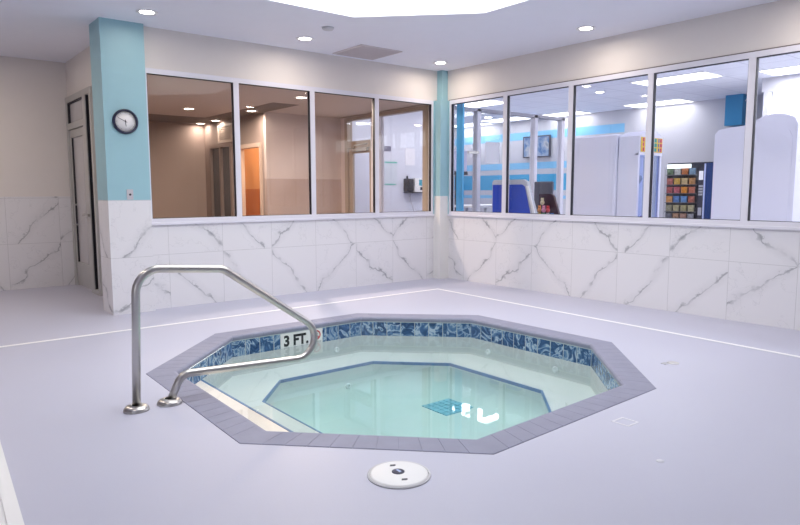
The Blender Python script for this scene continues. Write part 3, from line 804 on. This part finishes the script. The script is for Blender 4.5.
troffer(3.85,-3.55,'fluorescent ceiling panel at the top right corner of the last window',24)
downlight(3.50,-.30,ZL,'round lobby ceiling light seen above the white cabinet', 'round lobby lights', 6)

# white cabinet seen from behind
WC = plain('white_laminate', (.86,.86,.98), .35, var=.015)
o = empty('arcade_cabinet', (1.1,-2.0,0), label='plain white cabinet back standing against the third right window', cat='arcade machine')
MB().box(.95,1.5,-2.335,-1.66,.06,2.04,.02).build('body', WC, o); MB().box(.98,1.48,-2.31,-1.69,0,.06).build('plinth', DARKP, o)
MB().box(.944,.951,-2.30,-1.70,.2,1.9).build('back_panel', WC, o)
# claw machine with arched header and colourful sign
cm = empty('claw_machine', (1.25,-2.5,0), label='white claw machine with arched top and colourful sign panel', cat='claw machine')
CYF = -2.655
MB().box(.97,1.53,CYF+.02,-2.345,0,.80,.01).build('base_cabinet', WC, cm)
for x in (.97,1.49):
    MB().box(x,x+.04,CYF+.02,CYF+.06,.80,1.78).build('corner_post', WC, cm)
MB().box(.972,1.528,-2.375,-2.347,.80,1.76).box(.972,1.0,CYF+.06,-2.375,.80,1.76).build('rear_panel', WC, cm)
MB().box(1.01,1.49,CYF+.03,CYF+.034,.82,1.78).build('front_glass', glass('machine_glass', (.75,.82,.95), 1.2), cm)
arch = [(.97,CYF+.01,1.76)] + [(.97+.56*t, CYF+.01, 2.0+.08*math.sin(PI*t)) for t in [i/10 for i in range(11)]] + [(1.53,CYF+.01,1.76)]
MB().extrude(arch, (0,.29,0)).build('arched_header', WC, cm)
sgp = MB().box(1.0,1.50,CYF-.002,CYF+.009,1.80,1.985).build('sign_panel', plain('sign_yellow', (.85,.55,.05), .4), cm)
cols = [((.6,.03,.10),(1.02,1.06)), ((.30,.03,.25),(1.09,1.14)), ((.75,.08,.05),(1.17,1.21)), ((.02,.35,.25),(1.27,1.36)), ((.03,.10,.45),(1.38,1.42)), ((.6,.03,.10),(1.44,1.485))]
for i, (c, (a, b)) in enumerate(cols):
    mb = MB()
    for z in (1.81, 1.87, 1.93): mb.box(a+.008*((i+int(z*100)) % 3), b-.006*((i+int(z*50)) % 2), CYF-.005, CYF-.002, z, z+.045)
    mb.build('sign_graphic', plain('sign_ink_%d' % i, c, .4), sgp)
MB().tube([(1.25,-2.48,1.78),(1.25,-2.48,1.5)], .012, 8).build('claw_cable', STEEL, cm)
MB().lathe([(0,.05),(.04,.04),(.05,0),(.02,-.06)], Matrix.Translation((1.25,-2.48,1.46)), 16).build('claw', STEEL, cm)
def plush(name, c, rr, col, label, group):
    e = empty(name, (c[0],c[1],c[2]-rr), label=label, cat='plush toy', group=group)
    pm_ = plain('plush_'+name+str(random.random())[2:6], col, .9, var=.1, scale=40)
    b = MB().ball(c, rr, 2, (1,.9,1)); b.ball((c[0],c[1],c[2]+rr*1.2), rr*.7, 2)
    for s_ in (-1,1): b.ball((c[0]+s_*rr*.0, c[1]+s_*rr*.5, c[2]+rr*1.8), rr*.28, 1)
    b.build('plush_body', pm_, e)
for i, (x, y, cn, c) in enumerate(((1.07,-2.57,'pink',(.75,.12,.35)),(1.20,-2.50,'pale blue',(.4,.6,.85)),(1.315,-2.555,'magenta',(.6,.05,.35)),(1.43,-2.46,'violet',(.3,.1,.5)))):
    plush('plush_toy', (x, y, .856), .055, c, '%s plush toy on the floor of the white claw machine' % cn, 'plush toys in the claw machine')
# big white machine by the last window, rounded top
wm = empty('white_game_machine', (1.2,-4.0,0), label='large white machine with rounded shoulders behind the rightmost panes', cat='arcade machine')
pr = [(-3.585,.05),(-3.585,1.95),(-3.63,2.0),(-3.80,2.02),(-3.95,2.03),(-4.02,2.07),(-4.12,2.115),(-4.22,2.13),(-4.32,2.12),(-4.42,2.08),(-4.46,2.0),(-4.46,.05)]
MB().extrude([(1.0,y,z) for y, z in pr], (.6,0,0)).build('body', WC, wm)
MB().box(1.03,1.57,-4.43,-3.61,0,.05).build('plinth', DARKP, wm)
MB().extrude([(.994,-4.02+(y+4.02)*.9,.12+(z-.05)*.90) for y, z in pr], (.0055,0,0)).build('back_panel', WC, wm)

# snack vending machine at x=5
vm = empty('vending_machine', (5.4,-1.34,0), label='dark snack vending machine with blue side panel against the far lobby wall', cat='vending machine')
VB = plain('vending_black', (.012,.014,.03), .35); VBL = plain('vending_blue', (.006,.03,.13), .35, var=.3, scale=3)
MB().box(5.02,5.8,-1.90,-.79,0,1.82,.01).build('cabinet', VB, vm)
MB().box(5.0,5.02,-1.89,-1.535,.05,1.80).build('blue_side_panel', VBL, vm)
MB().box(4.995,5.02,-1.53,-1.505,.05,1.79).build('pale_trim', plain('vending_trim', (.45,.5,.75), .4), vm)
MB().box(5.0,5.02,-1.50,-1.405,.05,1.72).build('selector_panel', plain('vending_selector', (.04,.04,.06), .4), vm)
MB().box(4.992,5.0,-1.49,-1.415,1.50,1.66).build('menu_card', WHITEP, vm)
kp = MB()
for i in range(4):
    for j in range(3): kp.box(4.994,5.0,-1.49+j*.026,-1.47+j*.026,1.22+i*.05,1.255+i*.05)
kp.build('keypad', GREYP, vm)
MB().box(4.994,5.0,-1.485,-1.42,.86,1.0).build('coin_return', plain('vending_coin', (.5,.5,.55), .35, .6), vm)
MB().box(4.998,5.02,-1.405,-.80,.70,1.74).build('display_back', plain('display_dark', (.02,.02,.03), .5), vm)
MB().box(4.96,4.998,-1.26,-.82,1.72,1.79).build('lit_header', emit('vending_header_lamp', (.9,.97,1.), 2.2), vm)
SHZ = (1.60, 1.42, 1.26, 1.09, .925, .77)
rowc = [[(.15,.25,.12),(.7,.7,.65),(.75,.25,.08),(.25,.40,.55)], [(.55,.15,.12),(.75,.45,.05),(.8,.6,.3),(.6,.3,.1)], [(.55,.10,.10),(.6,.12,.15),(.8,.3,.03),(.65,.2,.12)],
        [(.8,.35,.08),(.10,.25,.6),(.15,.35,.7),(.5,.15,.1)], [(.35,.33,.2),(.5,.45,.25),(.45,.4,.2),(.55,.5,.3)], [(.15,.15,.2),(.45,.25,.15),(.5,.28,.2),(.4,.4,.45)]]
cname = [['green','white','orange','blue grey'],['red','amber','tan','brown'],['crimson','dark red','bright orange','rust'],['orange','navy','blue','maroon'],['olive','khaki','mustard','sand'],['black','brown','copper','grey']]
rn = ['top','second','third','fourth','fifth','lowest']
MBs = None
for ri, z in enumerate(SHZ):
    MB().box(4.93,4.998,-1.395,-.81,z-.012,z).build('shelf', plain('vending_shelf_%d' % ri, (.10,.10,.12), .4), vm)
    for ci in range(4):
        y = -.885 - ci*.142; z = SHZ[ri] + .0015
        sp = MB(); w, h = .058, .115
        sp.extrude([(4.945,y-w,z),(4.945,y-w*.9,z+.02),(4.945,y-w,z+h),(4.945,y+w,z+h),(4.945,y+w*.9,z+.02),(4.945,y+w,z)], (.03,0,0))
        sp.ball((4.955,y,z+h*.5), .045, 2, (.55,1.,1.05))
        o = sp.build('snack_packet', plain('snack_%d_%d' % (ri, ci), tuple(.6*q_ for q_ in rowc[ri][ci]), .35, var=.5, scale=60))
        tag(o, '%s snack packet on the %s shelf of the vending machine' % (cname[ri][ci], rn[ri]), 'snack packet', 'snack packets in the vending machine')
MB().box(4.905,4.909,-1.40,-.80,.70,1.74).box(4.905,4.998,-1.405,-1.40,.70,1.745).box(4.905,4.998,-.80,-.795,.70,1.745).build('front_glass', glass('vending_glass', (.97,.97,.97), .8), vm)

# blue arcade cabinet with pale trim
ba = empty('blue_arcade_machine', (.9,-.6,0), label='royal blue arcade machine side with pale grey trim behind the glass', cat='arcade machine')
pr = [(-.245,0),(-.245,1.44),(-.28,1.475),(-.86,1.475),(-.93,1.44),(-1.12,.92),(-1.12,0)]
MB().extrude([(.83,y,z) for y, z in pr], (.06,0,0)).build('body', plain('pale_grey_trim', (.50,.52,.58), .4), ba)
pi_ = [(-.262,.02),(-.262,1.40),(-.85,1.40),(-.90,1.37),(-1.03,.92),(-1.03,.02)]
MB().extrude([(.822,y,z) for y, z in pi_], (.01,0,0)).build('blue_panel', plain('royal_blue_panel', (.01,.06,.50), .3, var=.15, scale=2), ba)
MB().extrude([(.815,-.93,1.38),(.815,-.97,1.38),(.815,-1.11,.95),(.815,-1.07,.95)], (.02,0,0)).build('side_rail', WHITEP, ba)
# toy crane bin with plush toys
tc = empty('toy_crane', (1.3,-.9,0), label='small dark crane bin of plush toys beside the blue arcade machine', cat='claw machine')
DK = plain('dark_maroon', (.045,.012,.025), .4)
MB().box(1.2,1.46,-1.14,-.68,0,.86,.01).build('cabinet', DK, tc)
MB().extrude([(1.40,-.70,.861),(1.40,-.70,1.26),(1.40,-.93,1.26),(1.40,-.98,1.23),(1.40,-1.12,.861)], (.04,0,0)).build('hood', DK, tc)
tcol = [('yellow',(.8,.6,.08)),('green',(.2,.5,.25)),('white',(.8,.8,.78)),('blue',(.1,.25,.65)),('orange',(.8,.3,.06)),('pink',(.8,.3,.45)),('red',(.65,.05,.06)),('cream',(.75,.65,.4))]
spots_ = [(-.79,.898),(-.87,.898),(-.95,.898),(-1.03,.898),(-.79,1.012),(-.87,1.012),(-.95,1.012),(-.84,1.126)]
for (cn, c), (y, z) in zip(tcol, spots_):
    plush('plush_toy', (1.31, y, z), .0365, c, '%s plush toy in the heap inside the dark crane bin' % cn, 'plush toys in the crane bin')
# grey chair back behind the bin
ch = empty('office_chair', (1.9,-.34,0), label='grey office chair half hidden behind the plush toy bin', cat='chair')
cg = plain('charcoal_fabric', (.13,.13,.16), .8)
MB().box(1.9,1.95,-.56,-.18,.95,1.46,.02).build('backrest', cg, ch); MB().box(1.9,2.35,-.58,-.16,.46,.54,.02).build('seat', cg, ch)
MB().tube([(1.93,-.37,1.0),(1.90,-.37,.7),(1.98,-.37,.48)], .02, 8).build('back_bar', DARKP, ch)
MB().tube([(2.12,-.37,.06),(2.12,-.37,.47)], .025, 10).build('post', STEEL, ch)
for k_ in range(5):
    a = 2*PI*k_/5
    MB().tube([(2.12,-.37,.09),(2.12+.26*math.cos(a),-.37+.26*math.sin(a),.05)], .018, 8).ball((2.12+.26*math.cos(a),-.37+.26*math.sin(a),.028), .028, 2).build('leg', DARKP, ch)

# television on the striped wall
tv = empty('television', (FX,3.16,2.38), label='wall mounted television showing a bluish picture on the striped wall', cat='television')
MB().box(FX-.07,FX-.025,2.745,3.575,2.12,2.645,.008).build('bezel', plain('tv_bezel', (.06,.06,.09), .3), tv)
m, nt, out = nodes('tv_picture'); em = nt.nodes.new('ShaderNodeEmission'); p, xyz = pos(nt)
nn = noise(nt, p, 5.5, 2)
nt.links.new(ramp(nt, nn, [(.3,(.08,.22,.55)),(.5,(.40,.52,.80)),(.62,(.70,.72,.85)),(.8,(.25,.35,.5))]), em.inputs[0]); em.inputs[1].default_value = .75
nt.links.new(em.outputs[0], out.inputs[0])
MB().box(FX-.072,FX-.069,2.775,3.545,2.15,2.615).build('screen', m, tv)
MB().box(FX-.025,FX-.001,3.0,3.3,2.25,2.5).build('wall_bracket', DARKP, tv)

# paper notice on the partition glass
nt_ = MB().box(.925,1.235,-.008,-.003,1.74,2.08).build('paper_notice', plain('paper_white', (.82,.82,.86), .7))
tag(nt_, 'white paper notice taped on the glass partition', 'notice')
# desk, chair and display behind the partition
dk = empty('white_desk', (1.7,.9,0), label='white topped desk with slanted grey legs beyond the partition', cat='desk')
MB().box(1.35,2.6,.65,1.25,1.02,1.06,.006).build('desk_top', WHITEP, dk)
for x0, x1 in ((1.45,1.70),(2.30,2.5)):
    for y in (.72,1.18): MB().tube([(x1,y,1.02),(x0,y,0)], .022, 8).build('leg', GREYP, dk)
ks = empty('display_stand', (1.62,1.4,0), label='white display panel on a black stand next to the light blue post', cat='display')
MB().box(1.45,1.90,1.40,1.46,1.66,2.05,.01).build('panel', plain('display_lilac', (.72,.70,.88), .4), ks)
MB().box(1.44,1.91,1.385,1.47,1.60,1.665,.01).build('lower_bezel', DARKP, ks)
MB().tube([(1.66,1.43,1.62),(1.66,1.43,.03)], .025, 10).build('stand_post', DARKP, ks)
MB().box(1.45,1.88,1.25,1.6,0,.03,.008).build('base', DARKP, ks)
bc = empty('blue_chair', (1.72,1.9,0), label='dark blue chair below the white display beyond the partition', cat='chair')
bcm = plain('deep_blue_plastic', (.01,.06,.35), .4)
MB().extrude([(1.62,1.75,.85),(1.62,2.2,.85),(1.62,2.22,1.35),(1.62,2.1,1.48),(1.62,1.85,1.48),(1.62,1.74,1.35)], (.05,0,0)).build('backrest', bcm, bc)
MB().box(1.62,2.1,1.75,2.2,.78,.84,.02).build('seat', bcm, bc)
for x in (1.66,2.06):
    for y in (1.79,2.16): MB().tube([(x,y,.79),(x,y,0)], .016, 8).build('leg', GREYP, bc)
# things on the vestibule wall
yv = 3.02
ph = empty('wall_telephone', (1.81,yv,1.43), label='black telephone with handset on the white vestibule wall', cat='telephone')
MB().box(1.70,1.93,yv-.06,yv,1.30,1.56,.012).build('phone_body', DARKP, ph)
MB().tube(fillet([(1.75,yv-.09,1.54),(1.75,yv-.12,1.50),(1.75,yv-.12,1.36),(1.75,yv-.09,1.32)], [.02,.02], 4), .022, 10).build('handset', DARKP, ph)
MB().lathe([(0,.06),(.02,.05),(.02,0),(0,0)], Matrix.Translation((1.78,yv-.03,1.56)), 12).build('knob', DARKP, ph)
MB().tube([(1.85,yv-.03,1.30),(1.86,yv-.05,1.1),(1.92,yv-.05,.95),(1.97,yv-.02,.85)], .006, 6).build('cord', GREYP, ph)
kd = empty('keypad_terminal', (2.05,yv,1.43), label='white card terminal with teal screen right of the black telephone', cat='card terminal')
MB().extrude([(1.94,yv,1.29),(2.19,yv,1.29),(2.16,yv,1.57),(1.95,yv,1.57)], (0,-.07,0)).build('terminal_body', WHITEP, kd)
MB().box(2.06,2.14,yv-.074,yv-.069,1.42,1.54).build('screen', plain('teal_screen', (.05,.35,.45), .3), kd)
MB().box(2.09,2.16,yv-.076,yv-.069,1.33,1.39).build('keypad', DARKP, kd)
o = MB().box(1.70,2.21,yv-.13,yv,1.265,1.288,.004).build('wall_shelf', DARKP); tag(o, 'narrow black shelf under the telephone on the vestibule wall', 'shelf')
o = MB().box(1.215,1.375,yv-.012,yv-.002,2.09,2.19).build('wall_plaque', plain('grey_sign', (.16,.16,.24), .5)); tag(o, 'small dark plaque high on the white vestibule wall', 'plaque')
o = MB().box(1.75,2.0,yv-.006,yv-.001,1.83,2.17).build('wall_poster', plain('poster_white', (.82,.82,.88), .5)); tag(o, 'plain white poster above the black telephone', 'poster')
pp = empty('green_rimmed_notice', (1.38,yv,1.65), label='pale notice with thin green bars on the vestibule wall', cat='notice')
MB().box(1.22,1.54,yv-.004,yv-.001,1.42,1.92).build('sheet', plain('notice_pale', (.60,.66,.74), .5), pp)
gb_ = plain('notice_green', (.15,.50,.42), .5)
MB().box(1.22,1.54,yv-.007,yv-.004,1.86,1.89).build('green_bar', gb_, pp); MB().box(1.22,1.50,yv-.007,yv-.004,1.43,1.455).build('green_bar', gb_, pp)

# ------------------------------------------------------------------ fill lamps without fittings, added to brighten the rooms
def fill_lamp(x, y, z, e_, col, size=.3):
    ld = bpy.data.lights.new('added_fill_lamp', 'AREA'); ld.shape = 'DISK'; ld.size = size; ld.energy = e_; ld.color = col
    lo = bpy.data.objects.new('added_fill_lamp', ld); COL.objects.link(lo); lo.location = (x, y, z)
for x, y, e_ in ((-.53,-5.25,10),(-6.4,-1.6,9),(-6.4,-4.2,6)):
    fill_lamp(x, y, H-.02, e_, (1,.90,.80), .15)
fill_lamp(-6.3, 1.1, H-.02, 23, (1,.84,.66), .15)  # added warm fill for the recess, no fitting
for x, y in ((1.6,-5.5),(3.2,-6.5),(2.0,-8.)): fill_lamp(x, y, ZL-.02, 28, (.93,.95,1), .8)
for y in (-1.0,-2.3,-3.6,-4.6): fill_lamp(.42, y, ZL-.02, 3, (.86,.88,1), .15)  # added row above the window head, brightens the cabinet backs
fill_lamp(1.2,1.6,ZL-.02,34,(.92,.95,1),.5)

# ------------------------------------------------------------------ world + colour management
w = bpy.data.worlds.new('world'); S.world = w; w.use_nodes = True
bg = w.node_tree.nodes['Background']; bg.inputs[0].default_value = (.90,.95,1.,1); bg.inputs[1].default_value = 3.2
S.view_settings.view_transform = 'Standard'; S.view_settings.look = 'None'
S.view_settings.exposure = .30; S.view_settings.gamma = 1.; S.view_settings.use_curve_mapping = False
S.cycles.use_denoising = True
S.cycles.max_bounces = 10; S.cycles.diffuse_bounces = 5; S.cycles.glossy_bounces = 4; S.cycles.transparent_max_bounces = 24; S.cycles.transmission_bounces = 6
S.cycles.caustics_reflective = False; S.cycles.caustics_refractive = False; S.cycles.sample_clamp_indirect = 6.
